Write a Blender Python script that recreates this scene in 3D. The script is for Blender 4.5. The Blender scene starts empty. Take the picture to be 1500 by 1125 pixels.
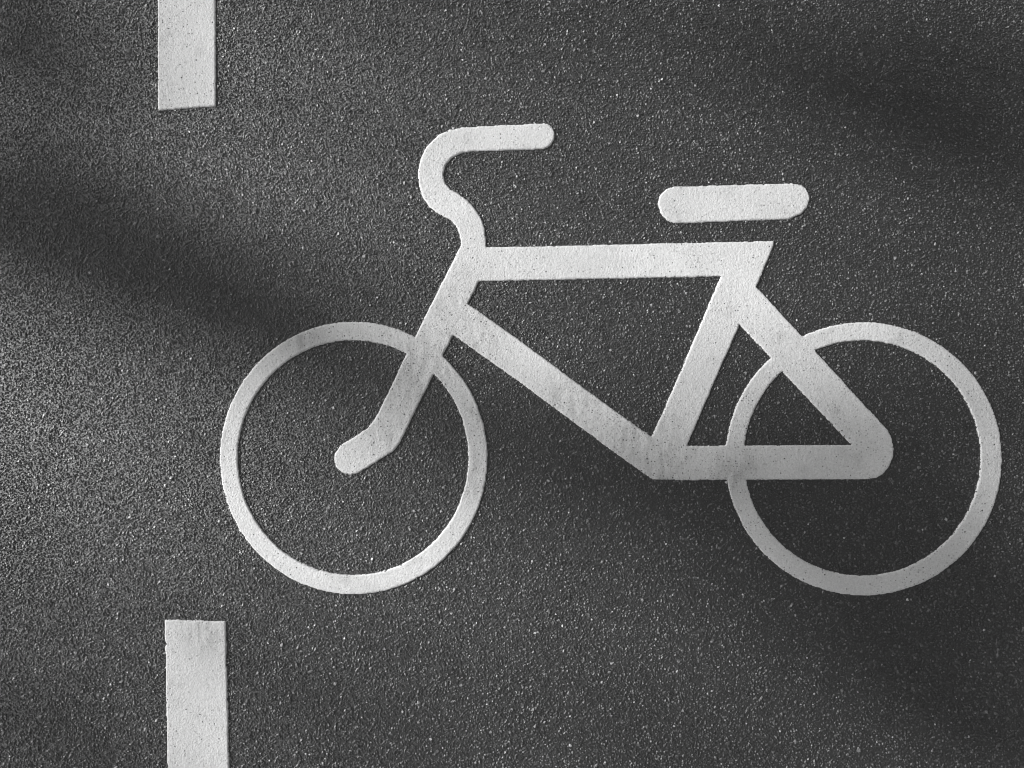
import bpy, math, random
import numpy as np

# ------------------------------------------------------------------ camera, sky, sun, exposure
SC = bpy.context.scene
COL = SC.collection
R = math.radians

CAM_H, TILT, LENS = 1.526, 3.0, 26.2
cam_data = bpy.data.cameras.new('camera')
cam_data.lens = LENS
cam_data.sensor_width = 36.0
cam_data.clip_start, cam_data.clip_end = 0.05, 2000.0
cam = bpy.data.objects.new('camera', cam_data)
COL.objects.link(cam)
cam.location = (0.0, -CAM_H * math.tan(R(TILT)), CAM_H)
cam.rotation_euler = (R(TILT), 0.0, 0.0)
SC.camera = cam

SUN_EL, SUN_AZ = R(26.0), R(162.0)          # azimuth counter-clockwise from +X
SUN_DIR = np.array([math.cos(SUN_EL) * math.cos(SUN_AZ), math.cos(SUN_EL) * math.sin(SUN_AZ), math.sin(SUN_EL)])
SKY_STRENGTH, SUN_STRENGTH, EXPOSURE = 0.145, 4.1, 0.46

world = bpy.data.worlds.new('World')
SC.world = world
world.use_nodes = True
wn, wl = world.node_tree.nodes, world.node_tree.links
wn.clear()
w_out = wn.new('ShaderNodeOutputWorld')
w_bg = wn.new('ShaderNodeBackground')
w_sky = wn.new('ShaderNodeTexSky')
w_sky.sky_type = 'NISHITA'
w_sky.sun_disc = False
w_sky.sun_elevation = SUN_EL
w_sky.sun_rotation = R(90.0) - SUN_AZ
w_sky.dust_density = 0.8
w_sep = wn.new('ShaderNodeSeparateColor')      # the photograph is black and white, taken as if through an orange filter
w_mix = wn.new('ShaderNodeMath')
w_mix.operation = 'MULTIPLY_ADD'
w_mix.inputs[1].default_value = 0.75
w_grn = wn.new('ShaderNodeMath')
w_grn.operation = 'MULTIPLY'
w_grn.inputs[1].default_value = 0.25
w_rgb = wn.new('ShaderNodeCombineColor')
w_bg.inputs['Strength'].default_value = SKY_STRENGTH
wl.new(w_sky.outputs[0], w_sep.inputs[0])
wl.new(w_sep.outputs[1], w_grn.inputs[0])
wl.new(w_sep.outputs[0], w_mix.inputs[0])
wl.new(w_grn.outputs[0], w_mix.inputs[2])
for k in range(3):
    wl.new(w_mix.outputs[0], w_rgb.inputs[k])
wl.new(w_rgb.outputs[0], w_bg.inputs['Color'])
wl.new(w_bg.outputs[0], w_out.inputs[0])

sun_data = bpy.data.lights.new('sun', 'SUN')
sun_data.energy = SUN_STRENGTH
sun_data.angle = R(0.8)
sun_data.color = (1.0, 0.998, 0.994)
sun = bpy.data.objects.new('sun', sun_data)
COL.objects.link(sun)
from mathutils import Vector
sun.rotation_euler = Vector(tuple(SUN_DIR)).to_track_quat('Z', 'Y').to_euler()
sun.location = tuple(SUN_DIR * 30)

vs = SC.view_settings
vs.view_transform, vs.look, vs.gamma, vs.use_curve_mapping = 'Standard', 'None', 1.0, False
vs.exposure = EXPOSURE
SC.cycles.filter_width = 1.1

# ------------------------------------------------------------------ helpers
rng = np.random.default_rng(7)


def ground(px, py):
    """millimetre-true ground coordinates of the survey points, read off a 1500 x 1125 plan view"""
    f = LENS / 36.0 * 1500.0
    px, py = np.asarray(px, float), np.asarray(py, float)
    dx, dy, dz = (px - 750.0) / f, (562.5 - py) / f, -np.ones_like(px)
    c, s = math.cos(R(TILT)), math.sin(R(TILT))
    wy, wz = dy * c - dz * s, dy * s + dz * c
    t = -CAM_H / wz
    return dx * t, cam.location.y + wy * t


def tag(o, label=None, cat=None, group=None, kind=None):
    for k, v in (('label', label), ('category', cat), ('group', group), ('kind', kind)):
        if v:
            o[k] = v
    return o


def link(name, me, mat=None, parent=None):
    o = bpy.data.objects.new(name, me)
    COL.objects.link(o)
    if mat:
        me.materials.append(mat)
    if parent:
        o.parent = parent
    return o


def empty(name, loc=(0, 0, 0)):
    o = bpy.data.objects.new(name, None)
    COL.objects.link(o)
    o.location = loc
    o.empty_display_size = 0.1
    return o


def tri_mesh(name, v, f, smooth=False):
    """fast mesh from numpy triangles or quads"""
    me = bpy.data.meshes.new(name)
    v, f = np.ascontiguousarray(v, np.float32), np.ascontiguousarray(f, np.int32)
    n = f.shape[1]
    me.vertices.add(len(v))
    me.vertices.foreach_set('co', v.ravel())
    me.loops.add(f.size)
    me.loops.foreach_set('vertex_index', f.ravel())
    me.polygons.add(len(f))
    me.polygons.foreach_set('loop_start', np.arange(0, f.size, n, dtype=np.int32))
    me.polygons.foreach_set('use_smooth', np.full(len(f), smooth))
    me.update(calc_edges=True)
    return me


def value_noise(x, y, scale, seed):
    g = np.random.default_rng(seed).uniform(-1, 1, (256, 256))
    u, v = x / scale, y / scale
    i, j = np.floor(u).astype(int), np.floor(v).astype(int)
    a, b = u - i, v - j
    a, b = a * a * (3 - 2 * a), b * b * (3 - 2 * b)
    q = lambda m, n: g[m % 256, n % 256]
    return (q(i, j) * (1 - a) + q(i + 1, j) * a) * (1 - b) + (q(i, j + 1) * (1 - a) + q(i + 1, j + 1) * a) * b


def new_mat(name):
    m = bpy.data.materials.new(name)
    m.use_nodes = True
    n, l = m.node_tree.nodes, m.node_tree.links
    return m, n, l, n['Principled BSDF']


def math_node(n, l, op, a, b=None, c=None, clamp=False):
    m = n.new('ShaderNodeMath')
    m.operation, m.use_clamp = op, clamp
    for k, q in enumerate((a, b, c)):
        if q is None:
            continue
        if isinstance(q, (int, float)):
            m.inputs[k].default_value = q
        else:
            l.new(q, m.inputs[k])
    return m.outputs[0]


def noise_node(n, l, vec, scale, detail=2.0, rough=0.5):
    t = n.new('ShaderNodeTexNoise')
    t.inputs['Scale'].default_value = scale
    t.inputs['Detail'].default_value = detail
    t.inputs['Roughness'].default_value = rough
    l.new(vec, t.inputs['Vector'])
    return t.outputs['Fac']


def map_range(n, l, v, a, b, c, d):
    t = n.new('ShaderNodeMapRange')
    for k, q in zip(('From Min', 'From Max', 'To Min', 'To Max'), (a, b, c, d)):
        t.inputs[k].default_value = q
    l.new(v, t.inputs['Value'])
    return t.outputs[0]


# ------------------------------------------------------------------ materials
def grey_to_color(n, l, v, tint=(1, 1, 1)):
    c = n.new('ShaderNodeCombineColor')
    for k in range(3):
        l.new(math_node(n, l, 'MULTIPLY', v, tint[k]) if tint[k] != 1 else v, c.inputs[k])
    return c.outputs[0]


def stone_material():
    m, n, l, p = new_mat('aggregate_stone')
    at = n.new('ShaderNodeAttribute')
    at.attribute_name = 'tone'
    geo = n.new('ShaderNodeNewGeometry')
    # long, low patches where the traffic has polished the chippings a little more
    wear = noise_node(n, l, geo.outputs['Position'], 1.3, 3.0, 0.55)
    tone = math_node(n, l, 'MULTIPLY', at.outputs['Fac'], map_range(n, l, wear, 0.3, 0.7, 0.92, 1.08))
    l.new(grey_to_color(n, l, tone, (1, 1, 1.015)), p.inputs['Base Color'])
    at2 = n.new('ShaderNodeAttribute')
    at2.attribute_name = 'polish'
    l.new(map_range(n, l, at2.outputs['Fac'], 0, 1, 0.62, 0.48), p.inputs['Roughness'])
    p.inputs['IOR'].default_value = 1.66
    p.inputs['Specular IOR Level'].default_value = 1.0
    return m


def bitumen_material():
    m, n, l, p = new_mat('bitumen')
    geo = n.new('ShaderNodeNewGeometry')
    nz = noise_node(n, l, geo.outputs['Position'], 260.0, 3.0, 0.6)
    l.new(grey_to_color(n, l, map_range(n, l, nz, 0.3, 0.7, 0.006, 0.018)), p.inputs['Base Color'])
    p.inputs['Roughness'].default_value = 0.52
    p.inputs['IOR'].default_value = 1.66
    p.inputs['Specular IOR Level'].default_value = 0.9
    b = n.new('ShaderNodeBump')
    b.inputs['Strength'].default_value = 0.7
    b.inputs['Distance'].default_value = 0.003
    l.new(nz, b.inputs['Height'])
    l.new(b.outputs[0], p.inputs['Normal'])
    return m


SOILED = [(690, 480, 95), (925, 655, 110), (615, 545, 110), (980, 690, 70), (440, 487, 50), (1075, 690, 50), (850, 575, 70), (695, 700, 55), 
          (560, 640, 50), (300, 930, 45), (705, 610, 45)]


def paint_material():
    m, n, l, p = new_mat('road_paint')
    geo = n.new('ShaderNodeNewGeometry')
    pos = geo.outputs['Position']
    base = map_range(n, l, noise_node(n, l, pos, 7.0, 4.0, 0.6), 0.3, 0.7, 0.66, 0.75)
    grain = map_range(n, l, noise_node(n, l, pos, 300.0, 2.0, 0.6), 0.3, 0.7, 0.86, 1.08)
    base = math_node(n, l, 'MULTIPLY', base, grain)
    # grey rubbed-in dirt in loose patches
    dirt = map_range(n, l, noise_node(n, l, pos, 16.0, 5.0, 0.65), 0.56, 0.74, 0.0, 0.20)
    base = math_node(n, l, 'MULTIPLY', base, math_node(n, l, 'SUBTRACT', 1.0, dirt))
    # rubbed places where the traffic has ground dirt in, streaked along the lane
    soiled = None
    for px, py, rad in SOILED:
        gx, gy = ground(px, py)
        dn = n.new('ShaderNodeVectorMath')
        dn.operation = 'DISTANCE'
        l.new(pos, dn.inputs[0])
        dn.inputs[1].default_value = (float(gx), float(gy), 0.0)
        mk = map_range(n, l, dn.outputs['Value'], 0.25 * rad * 0.0014, rad * 0.0014, 1.0, 0.0)
        soiled = mk if soiled is None else math_node(n, l, 'MAXIMUM', soiled, mk)
    mp = n.new('ShaderNodeMapping')
    mp.inputs['Scale'].default_value = (70.0, 22.0, 1.0)
    l.new(pos, mp.inputs['Vector'])
    streak = map_range(n, l, noise_node(n, l, mp.outputs[0], 1.0, 4.0, 0.7), 0.38, 0.66, 0.0, 0.30)
    base = math_node(n, l, 'MULTIPLY', base, math_node(n, l, 'SUBTRACT', 1.0, math_node(n, l, 'MULTIPLY', streak, soiled)))
    # open pores of the thermoplastic, gathered in patches
    spots = n.new('ShaderNodeTexVoronoi')
    spots.feature = 'F1'
    spots.inputs['Scale'].default_value = 210.0
    l.new(pos, spots.inputs['Vector'])
    sep = n.new('ShaderNodeSeparateColor')
    l.new(spots.outputs['Color'], sep.inputs[0])
    dens = map_range(n, l, noise_node(n, l, pos, 6.0, 3.0, 0.6), 0.36, 0.66, 0.92, 0.30)
    dens = math_node(n, l, 'SUBTRACT', dens, math_node(n, l, 'MULTIPLY', soiled, 0.5))
    chosen = math_node(n, l, 'GREATER_THAN', sep.outputs[0], dens)
    size = map_range(n, l, sep.outputs[1], 0.0, 1.0, 0.12, 0.38)
    hole = math_node(n, l, 'MULTIPLY', chosen, math_node(n, l, 'LESS_THAN', spots.outputs['Distance'], size))
    depth = map_range(n, l, sep.outputs[2], 0.0, 1.0, 0.20, 0.85)
    base = math_node(n, l, 'MULTIPLY', base, math_node(n, l, 'SUBTRACT', 1.0, math_node(n, l, 'MULTIPLY', hole, depth)))
    l.new(grey_to_color(n, l, base), p.inputs['Base Color'])
    p.inputs['Roughness'].default_value = 0.7
    p.inputs['Specular IOR Level'].default_value = 0.3
    b = n.new('ShaderNodeBump')
    b.inputs['Strength'].default_value = 0.55
    b.inputs['Distance'].default_value = 0.003
    h = math_node(n, l, 'SUBTRACT', noise_node(n, l, pos, 260.0, 3.0, 0.65), math_node(n, l, 'MULTIPLY', hole, 0.6))
    l.new(h, b.inputs['Height'])
    l.new(b.outputs[0], p.inputs['Normal'])
    return m


def plain_material(name, lo, hi, scale, rough):
    m, n, l, p = new_mat(name)
    geo = n.new('ShaderNodeNewGeometry')
    nz = noise_node(n, l, geo.outputs['Position'], scale, 4.0, 0.6)
    mx = n.new('ShaderNodeMix')
    mx.data_type = 'RGBA'
    l.new(nz, mx.inputs['Factor'])
    mx.inputs['A'].default_value = (*lo, 1)
    mx.inputs['B'].default_value = (*hi, 1)
    l.new(mx.outputs['Result'], p.inputs['Base Color'])
    p.inputs['Roughness'].default_value = rough
    return m


M_STONE, M_BITUMEN, M_PAINT = stone_material(), bitumen_material(), paint_material()
M_BARK = plain_material('bark', (0.05, 0.045, 0.04), (0.14, 0.13, 0.12), 9.0, 0.9)
M_LEAF = plain_material('leaf', (0.05, 0.052, 0.048), (0.10, 0.104, 0.096), 3.0, 0.6)
M_GRASS = plain_material('grass', (0.05, 0.06, 0.04), (0.10, 0.11, 0.08), 5.0, 0.9)

# ------------------------------------------------------------------ the ground
ROAD_Z = -0.0026
s = 400.0
road = link('asphalt_road', tri_mesh('asphalt_road', [(-s, -s, ROAD_Z), (s, -s, ROAD_Z), (s, s, ROAD_Z), (-s, s, ROAD_Z)],
                                     [(0, 1, 2, 3)]), M_BITUMEN)
tag(road, 'dark grey fine-grained asphalt road surface', kind='structure')


def aggregate_tile(size=1.0, pitch=0.0049):
    """one square metre of small crushed stones, each a faceted lump of its own, bedded in the bitumen"""
    nx = int(round(size / pitch))
    ny = int(round(size / (pitch * 0.866)))
    gx, gy = np.meshgrid(np.arange(nx), np.arange(ny))
    x = (gx + 0.25 + 0.5 * (gy % 2)) * (size / nx) + rng.normal(0, pitch * 0.24, gx.shape)
    y = (gy + 0.5) * (size / ny) + rng.normal(0, pitch * 0.24, gx.shape)
    x, y = (x.ravel() - size / 2) * 1.0025, (y.ravel() - size / 2) * 1.0025   # the squares lap a little
    n = len(x)
    rad = np.clip(rng.lognormal(math.log(0.0029), 0.34, n), 0.0012, 0.0066)
    top = -0.0003 - np.abs(rng.normal(0, 0.0008, n))           # how proud the stone stands
    rot = rng.uniform(0, 2 * math.pi, n)
    asp = rng.uniform(0.68, 1.0, n)
    ca, sa = np.cos(rot), np.sin(rot)
    verts = np.zeros((n, 12, 3))
    tilt = rng.normal(0, 0.24, (n, 2))
    for k in range(6):
        a = k * math.pi / 3 + rng.normal(0, 0.16, n)
        r = rad * rng.uniform(0.85, 1.2, n)
        verts[:, k, 0], verts[:, k, 1] = r * np.cos(a), r * np.sin(a) * asp
        verts[:, k, 2] = -0.0052
    for k in range(5):
        a = k * 2 * math.pi / 5 + rng.normal(0, 0.2, n)
        r = rad * rng.uniform(0.50, 0.86, n)
        verts[:, 6 + k, 0], verts[:, 6 + k, 1] = r * np.cos(a), r * np.sin(a) * asp
        verts[:, 6 + k, 2] = top - rad * rng.uniform(0.08, 0.48, n)
    verts[:, 11, 0], verts[:, 11, 1] = rng.normal(0, 0.25, n) * rad, rng.normal(0, 0.25, n) * rad
    verts[:, 11, 2] = top
    lx, ly = verts[:, :, 0].copy(), verts[:, :, 1].copy()
    verts[:, 6:, 2] += (lx * tilt[:, :1] + ly * tilt[:, 1:])[:, 6:]
    verts[:, :, 0] = lx * ca[:, None] - ly * sa[:, None] + x[:, None]
    verts[:, :, 1] = lx * sa[:, None] + ly * ca[:, None] + y[:, None]
    f = []
    band = [(0, 6), (1, 7), (2, 8), (3, 9), (4, 10)]
    for k in range(5):
        f += [(6 + k, 6 + (k + 1) % 5, 11)]
    up = [6, 7, 7, 8, 9, 10]                                   # nearest upper vertex of each lower one
    for k in range(6):
        k2 = (k + 1) % 6
        f.append((k, k2, up[k]))
        if up[k] != up[k2]:
            f.append((k2, up[k2], up[k]))
    f = np.array(f)
    faces = (f[None] + (np.arange(n) * 12)[:, None, None]).reshape(-1, 3)
    me = tri_mesh('asphalt_aggregate', verts.reshape(-1, 3), faces)
    tone = np.clip(rng.lognormal(math.log(0.016), 0.40, n), 0.008, 0.04)
    pale = rng.random(n)
    tone = np.where(pale < 0.0045, 0.13 + 0.35 * rng.random(n) ** 2, np.where(pale < 0.15, 0.022 + 0.09 * rng.random(n) ** 2, tone))
    polish = rng.random(n) ** 1.5
    for nm, val in (('tone', tone), ('polish', polish)):
        at = me.attributes.new(nm, 'FLOAT', 'POINT')
        at.data.foreach_set('value', np.repeat(val, 12).astype(np.float32))
    return me


agg = link('asphalt_aggregate', aggregate_tile(), M_STONE)
tag(agg, 'fine crushed stones set in the dark asphalt, a few of them pale', kind='stuff')
ng = bpy.data.node_groups.new('spread_over_road', 'GeometryNodeTree')
ng.interface.new_socket('Geometry', in_out='INPUT', socket_type='NodeSocketGeometry')
ng.interface.new_socket('Geometry', in_out='OUTPUT', socket_type='NodeSocketGeometry')
gi, go = ng.nodes.new('NodeGroupInput'), ng.nodes.new('NodeGroupOutput')
grid = ng.nodes.new('GeometryNodeMeshGrid')
for k, v in (('Size X', 14.0), ('Size Y', 12.0), ('Vertices X', 15), ('Vertices Y', 13)):
    grid.inputs[k].default_value = v
iop = ng.nodes.new('GeometryNodeInstanceOnPoints')
rv = ng.nodes.new('FunctionNodeRandomValue')
rv.data_type = 'INT'
rv.inputs['Min'].default_value, rv.inputs['Max'].default_value = 0, 3
mul = ng.nodes.new('ShaderNodeMath')
mul.operation = 'MULTIPLY'
mul.inputs[1].default_value = math.pi / 2
cxyz = ng.nodes.new('ShaderNodeCombineXYZ')
ng.links.new(grid.outputs['Mesh'], iop.inputs['Points'])
ng.links.new(gi.outputs[0], iop.inputs['Instance'])
ng.links.new([q for q in rv.outputs if q.type == 'INT'][0], mul.inputs[0])
ng.links.new(mul.outputs[0], cxyz.inputs['Z'])
ng.links.new(cxyz.outputs[0], iop.inputs['Rotation'])
ng.links.new(iop.outputs[0], go.inputs[0])
md = agg.modifiers.new('spread', 'NODES')
md.node_group = ng

# ------------------------------------------------------------------ painted markings
def soften(poly, reach=7.0, rounds=2):
    """round the bends of a polygon while its long straight edges stay straight"""
    p = np.array(poly, float)
    out = []
    for a, b in zip(p, np.roll(p, -1, 0)):
        out.append(a)
        d = np.linalg.norm(b - a)
        if d > 3 * reach:
            out += [a + (b - a) * reach / d, b - (b - a) * reach / d]
    p = np.array(out)
    for _ in range(rounds):
        q = np.roll(p, -1, 0)
        p = np.stack([p * .75 + q * .25, p * .25 + q * .75], 1).reshape(-1, 2)
    return p


def poly_field(poly):
    p = np.array(poly, float)

    def f(x, y):
        d2 = np.full(x.shape, 1e9)
        ins = np.zeros(x.shape, bool)
        for a, b in zip(p, np.roll(p, -1, 0)):
            e = b - a
            t = np.clip(((x - a[0]) * e[0] + (y - a[1]) * e[1]) / max(e @ e, 1e-9), 0, 1)
            d2 = np.minimum(d2, (x - a[0] - t * e[0]) ** 2 + (y - a[1] - t * e[1]) ** 2)
            if a[1] != b[1]:
                c = (a[1] > y) != (b[1] > y)
                ins ^= c & (x < (b[0] - a[0]) * (y - a[1]) / (b[1] - a[1]) + a[0])
        d = np.sqrt(d2)
        return np.where(ins, -d, d)
    return f


def ring_field(co, ro, ci, ri):
    def ell(x, y, c, r):
        k = np.hypot((x - c[0]) / r[0], (y - c[1]) / r[1])
        return (k - 1) * (r[0] + r[1]) / 2
    return lambda x, y: np.maximum(ell(x, y, co, ro), -ell(x, y, ci, ri))


def build_paint(fields, box, origin, seed, step=1.7, thick=0.0007):
    """One sheet of thermoplastic from the union of the fields, cut along the strokes it is made of.
    Returns one mesh per stroke; neighbouring strokes butt, and only the outer edge of the sheet is rounded down."""
    x0, y0, x1, y1 = box
    nx, ny = int((x1 - x0) / step) + 1, int((y1 - y0) / step) + 1
    gx, gy = np.meshgrid(x0 + np.arange(nx) * step, y0 + np.arange(ny) * step)
    sds = np.stack([f(gx, gy) for f in fields])
    sd = sds.min(0)
    sd = sd - 0.4 + 0.35 * value_noise(gx, gy, 9.0, seed) + 0.45 * value_noise(gx, gy, 3.1, seed + 1) \
        + 0.5 * np.clip(value_noise(gx, gy, 16.0, seed + 2) - 0.45, 0, 1) * 4 * np.clip(value_noise(gx, gy, 4.0, seed + 3), 0, 1)
    relief = 0.00021 * value_noise(gx, gy, 4.2, seed + 4) + 0.0004 * value_noise(gx, gy, 60.0, seed + 5) \
        + 0.00008 * np.random.default_rng(seed).normal(0, 1, gx.shape)
    prof = np.clip(-sd / 1.2, 0, 1)
    z = -0.0045 + (thick + 0.0045 + relief) * np.sqrt(1 - (1 - prof) ** 2)
    X, Y = ground(gx, gy)
    X, Y = X - origin[0], Y - origin[1]
    inside = sd < 0
    verts = np.stack([X.ravel(), Y.ravel(), z.ravel()], 1)
    label = np.full(gx.shape, -1)
    for k in range(len(fields) - 1, -1, -1):
        label[sds[k] < 0.9] = k
    near = sds.argmin(0)
    label = np.where(label < 0, near, label)
    idx = np.arange(nx * ny).reshape(ny, nx)
    c00, c10, c11, c01 = inside[:-1, :-1], inside[:-1, 1:], inside[1:, 1:], inside[1:, :-1]
    cnt = c00.astype(int) + c10 + c11 + c01
    quads = [[] for _ in fields]
    lab = label[:-1, :-1]
    fj, fi = np.nonzero(cnt == 4)
    q = np.stack([idx[fj, fi], idx[fj + 1, fi], idx[fj + 1, fi + 1], idx[fj, fi + 1]], 1)   # image y points down
    ql = lab[fj, fi]
    extra, extra_v = [[] for _ in fields], []
    cache = {}

    def cross(a, b):
        key = (a, b) if a < b else (b, a)
        if key not in cache:
            sa, sb = sd.flat[a], sd.flat[b]
            t = sa / (sa - sb)
            v = verts[a] * (1 - t) + verts[b] * t
            v[2] = -0.0045
            cache[key] = len(verts) + len(extra_v)
            extra_v.append(v)
        return cache[key]
    for j, i in zip(*np.nonzero((cnt > 0) & (cnt < 4))):
        ring = [idx[j, i], idx[j + 1, i], idx[j + 1, i + 1], idx[j, i + 1]]
        poly = []
        for a, b in zip(ring, ring[1:] + ring[:1]):
            ia, ib = inside.flat[a], inside.flat[b]
            if ia:
                poly.append(int(a))
            if ia != ib:
                poly.append(cross(int(a), int(b)))
        ls = [label.flat[a] for a in ring if inside.flat[a]]
        extra[ls[0]].append(poly)
    allv = np.concatenate([verts, np.array(extra_v)]) if extra_v else verts
    out = []
    for k in range(len(fields)):
        polys = [list(map(int, r)) for r in q[ql == k]] + extra[k]
        if not polys:
            out.append(None)
            continue
        used = np.unique(np.concatenate([np.array(r) for r in polys]))
        remap = np.zeros(len(allv), int)
        remap[used] = np.arange(len(used))
        me = bpy.data.meshes.new('marking')
        me.from_pydata(allv[used].tolist(), [], [remap[r].tolist() for r in polys])
        me.polygons.foreach_set('use_smooth', np.ones(len(me.polygons), bool))
        out.append(me)
    return out


handlebar = soften([(800, 180), (808, 184), (812.5, 193), (812, 204), (806, 213), (796, 218.3), (760, 219.6), (690, 222), (675, 224.5),
                    (662, 231), (652, 242), (649, 255), (652, 268), (660, 277), (673, 284), (690, 298), (703, 316), (710, 334),
                    (711.6, 350), (711.3, 375), (690, 390), (671, 372), (674.5, 358), (674, 346), (670, 334), (660, 322), (646, 315.5), (630, 304.5),
                    (619, 288), (613, 270), (612, 252), (616, 232), (626, 213), (643, 197), (660, 189.5), (676, 186.6), (720, 184)], 4)
fork = soften([(711.3, 366), (701.3, 412), (686, 444.7), (663.7, 490.7), (647.3, 522.7), (634, 550.4), (604.7, 609), (588.7, 642.7), (585, 650),
               (577, 660), (550, 677.5), (526, 692), (514, 696), (501, 692.5), (492, 684), (488.6, 673), (491, 663), (499, 652), (519, 640),
               (539, 626.5), (549, 614), (553, 606), (576, 560), (594, 520.4), (609.5, 490), (671.5, 366), (685, 350), (700, 350)], 4)
top_tube = [(690, 362.7), (1000, 355.8), (1133.3, 353), (1133.7, 359), (1118, 397), (1100, 412), (1075, 418), (1056, 405), (1000, 406), (701, 412), (685, 420), (680, 390)]
seat_tube = [(1056, 405), (1020, 490), (973, 600), (954.7, 639.3), (950, 660), (985, 680), (1000, 668), (1006.3, 652.6), (1029, 600),
             (1060, 528.7), (1083.5, 475.8), (1098, 450), (1108, 420), (1114.7, 405.3), (1130, 368), (1100, 375), (1070, 385)]
down_tube = [(686, 444.7), (760, 497.5), (900, 601), (954.7, 639.3), (975, 655), (985, 690), (982, 703), (957, 702.8), (945, 695), (900, 662.7),
             (760, 558.7), (663.7, 490.7), (650, 480), (672, 436)]
seat_stay = [(1108, 420), (1149.3, 464), (1172, 488.7), (1260, 586), (1300.7, 629.3), (1306, 641), (1309.3, 657.3), (1307.3, 672), (1301.3, 685.3),
             (1293.3, 694.7), (1284, 700), (1273, 702), (1255, 690), (1252, 668), (1248, 651.8), (1180, 580), (1148.7, 547), (1117.3, 511), (1083.4, 475.7),
             (1075, 455), (1092, 425)]
chain_stay = [(957, 702.8), (1012, 703.3), (1160, 702.8), (1275, 702), (1282, 690), (1268, 660), (1248, 651.8), (1090, 652.8), (1006.3, 653), (985, 652),
              (965, 660), (950, 690)]
saddle = soften([(988, 273.2), (1160, 268.4), (1175, 271), (1183, 278), (1186.6, 289), (1183.5, 302), (1174, 313), (1156, 321), (990, 327), (977, 322.5),
                 (968, 312), (963.4, 299), (967, 286), (976, 277)], 4)
wheel_a = ring_field((518, 671), (196.2, 200), (517, 670.5), (169, 172))
wheel_b = ring_field((1265.5, 672.2), (202.5, 200.3), (1263.5, 671), (173.5, 172.2))

ox, oy = (float(v) for v in ground(895, 540))
bike = empty('bicycle_marking', (ox, oy, 0.0))
tag(bike, 'large white painted bicycle symbol lying on the dark asphalt, facing left', 'road marking')
names = ['handlebar', 'fork', 'top_tube', 'seat_tube', 'down_tube', 'seat_stay', 'chain_stay', 'wheel', 'wheel', 'saddle']
fields = [poly_field(handlebar), poly_field(fork), poly_field(top_tube), poly_field(seat_tube), poly_field(down_tube), poly_field(seat_stay),
          poly_field(chain_stay), wheel_a, wheel_b, poly_field(saddle)]
frame = empty('frame')
frame.parent = bike
for nm, me in zip(names, build_paint(fields, (310, 168, 1480, 884), (ox, oy), 11)):
    link(nm, me, M_PAINT, frame if nm in ('top_tube', 'seat_tube', 'down_tube', 'seat_stay', 'chain_stay') else bike)

for corners, box, label, seed in (
        (soften([(230.0, -420), (314.0, -420), (315.2, 0), (316.3, 155.6), (231.6, 161.5), (230.6, 0)], 3), (220, -430, 326, 172),
         'white painted lane dash running off the upper edge, above and left of the handlebar', 31),
        (soften([(241.2, 907.5), (330.3, 910), (332.8, 1000), (335.4, 1125), (343.0, 1520), (251.5, 1520), (245.3, 1125), (243.2, 1000)], 3), (230, 897, 354, 1530),
         'white painted lane dash running off the lower edge, below and left of the front wheel', 47)):
    cx, cy = (float(v) for v in ground(corners[:, 0].mean(), corners[:, 1].mean()))
    me = build_paint([poly_field(corners)], box, (cx, cy), seed)[0]
    o = link('lane_dash', me, M_PAINT)
    o.location = (cx, cy, 0)
    tag(o, label, 'road marking', 'white dashes of the broken lane line')

# ------------------------------------------------------------------ trees whose boughs shade the road
# (x, y, half length, half width, tilt, cover) of the boughs' shade on the road, plan view
SHADE = [
    (10, 310, 180, 105, 22, 1.3), (180, 385, 190, 95, 24, 1.5), (350, 445, 170, 80, 24, 1.1), (500, 505, 140, 70, 24, 0.55),
    (610, 590, 120, 50, 22, 0.06), (750, 645, 130, 55, 22, 0.32), (860, 690, 120, 55, 24, 0.5),
    (1010, 700, 110, 90, 24, 0.35), (1150, 770, 150, 120, 24, 0.6), (1280, 800, 180, 150, 24, 1.0), (1430, 930, 190, 160, 26, 1.0),
    (1250, 970, 150, 70, 26, 0.5), (1470, 1080, 170, 80, 20, 1.0), (1180, 600, 120, 60, 24, 0.25), (1440, 620, 130, 130, 20, 0.45), (1400, 430, 130, 60, 20, 0.15),
    (1340, 160, 210, 85, 16, 0.95), (1480, 230, 150, 90, 20, 0.5), (1150, 90, 140, 45, 14, 0.25), (1450, 50, 110, 50, 10, 0.4),
    (20, 60, 160, 100, 20, 1.1), (90, 190, 100, 50, 24, 0.3),
    (70, 1090, 170, 60, 22, 0.35), (0, 930, 80, 80, 24, 0.25), (560, 1000, 160, 40, 24, 0.10), (1040, 1110, 150, 40, 24, 0.3),
]


def tube(path, radii, sides=7):
    v, f = [], []
    path = [np.array(p, float) for p in path]
    for k, (p, r) in enumerate(zip(path, radii)):
        t = path[min(k + 1, len(path) - 1)] - path[max(k - 1, 0)]
        t /= np.linalg.norm(t) + 1e-9
        u = np.cross(t, (0.3, 0.9, 0.1))
        u /= np.linalg.norm(u)
        w = np.cross(t, u)
        for q in range(sides):
            a = 2 * math.pi * q / sides
            v.append(p + r * (math.cos(a) * u + math.sin(a) * w))
    for k in range(len(path) - 1):
        for q in range(sides):
            q2 = (q + 1) % sides
            f.append((k * sides + q, k * sides + q2, (k + 1) * sides + q2, (k + 1) * sides + q))
    return v, f


def leaf_cards(centres, size, rg):
    n = len(centres)
    u = rg.normal(0, 1, (n, 3))
    u /= np.linalg.norm(u, axis=1)[:, None]
    w = rg.normal(0, 1, (n, 3))
    w -= (w * u).sum(1)[:, None] * u
    w /= np.linalg.norm(w, axis=1)[:, None]
    h = size * rg.uniform(0.7, 1.3, n)[:, None]
    v = np.stack([centres - u * h, centres + w * h * 0.42, centres + u * h, centres - w * h * 0.42], 1).reshape(-1, 3)
    return v, np.arange(4 * n).reshape(-1, 4)


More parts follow.
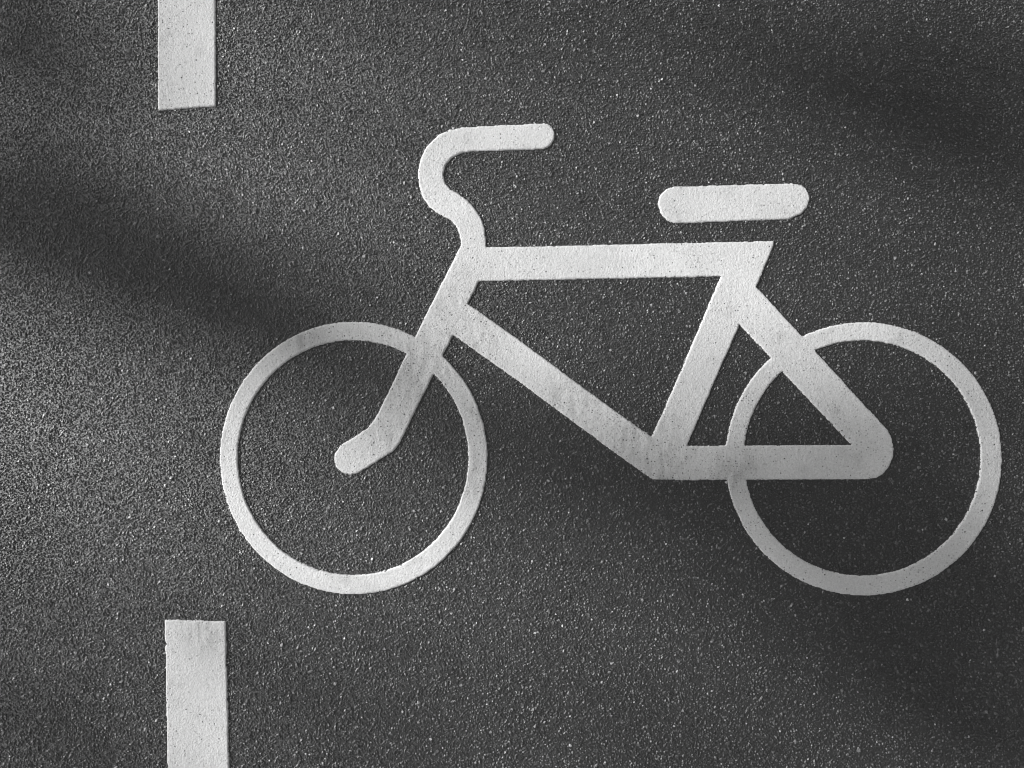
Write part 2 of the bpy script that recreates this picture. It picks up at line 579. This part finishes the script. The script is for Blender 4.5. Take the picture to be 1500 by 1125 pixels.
DIST = 18.0
rg = np.random.default_rng(5)
pts, hubs = [], []
LEAF = 0.06
for (px, py, a, b, tl, cover) in SHADE:
    n = int(cover * 2.2 * (math.pi * a * b * 1.96e-6) / (0.42 * LEAF * LEAF))
    th, rr = rg.uniform(0, 2 * math.pi, n), np.sqrt(rg.uniform(0, 1, n))
    u, w = rr * np.cos(th) * a, rr * np.sin(th) * b
    c, sn = math.cos(R(tl)), math.sin(R(tl))
    gx, gy = ground(px + u * c - w * sn, py + u * sn + w * c)
    L = DIST + rg.normal(0, 0.5, n)
    pts.append(np.stack([gx, gy, 0 * gx], 1) + SUN_DIR[None] * L[:, None])
    hx, hy = ground(px, py)
    hubs.append(np.array([float(hx), float(hy), 0]) + SUN_DIR * DIST)
mid = np.mean(hubs, 0)
base = np.array([mid[0], mid[1], 0.0])
# the rest of the crown, above and below those boughs: its shade falls beyond and short of the picture
for k in range(84):
    hz = mid[2] + (rg.uniform(1.7, 4.2) if k % 2 else -rg.uniform(1.6, 3.2))
    spread = 2.4 if k % 2 else 1.9
    c = np.array([base[0] + rg.normal(0, spread), base[1] + rg.normal(0, spread), hz])
    q = c + np.clip(rg.normal(0, 0.36, (420, 3)), -0.8, 0.8)
    g = q - SUN_DIR * (q[:, 2:] / SUN_DIR[2])
    q = q[(abs(g[:, 0]) > 1.35) | (abs(g[:, 1]) > 1.05)]
    pts.append(q)
    g = c - SUN_DIR * (c[2] / SUN_DIR[2])
    if k % 3 == 0 and (abs(g[0]) > 1.6 or abs(g[1]) > 1.3):
        hubs.append(c)
tree = empty('leafy_tree', tuple(base))
tag(tree, 'tall leafy tree beyond the upper left of the picture, its boughs shading the road', 'tree')
v, f = leaf_cards(np.concatenate(pts) - base, LEAF, rg)
link('crown', tri_mesh('crown', v, f), M_LEAF, tree)
fork_z = mid[2] - 1.7
v, f = tube([(0, 0, -0.05), (0.05, 0, 1.2), (0.0, -0.05, 3.0), (0.04, -0.05, fork_z)], [0.27, 0.20, 0.17, 0.12], 12)
link('trunk', tri_mesh('trunk', v, f, True), M_BARK, tree)
bv, bf = [], []
for hcen in hubs:
    p1 = hcen - base
    st = np.array([0.04, -0.05, fork_z - 0.12 - rg.uniform(0, 0.8)])
    v, f = tube([st, st * 0.45 + p1 * 0.55 + np.array([0, 0, -0.2]), p1], [0.025, 0.006, 0.003], 5)
    bf += [tuple(i + len(bv) for i in q) for q in f]
    bv += v
link('boughs', tri_mesh('boughs', np.array(bv), np.array(bf), True), M_BARK, tree)
vx = base[0] + 3.0
verge = link('grass_verge', tri_mesh('grass_verge', [(vx - 12, -60, 0.004), (vx, -60, 0.004), (vx, 60, 0.004), (vx - 12, 60, 0.004)], [(0, 1, 2, 3)]), M_GRASS)
tag(verge, 'grass verge along the road out of the picture', kind='structure')
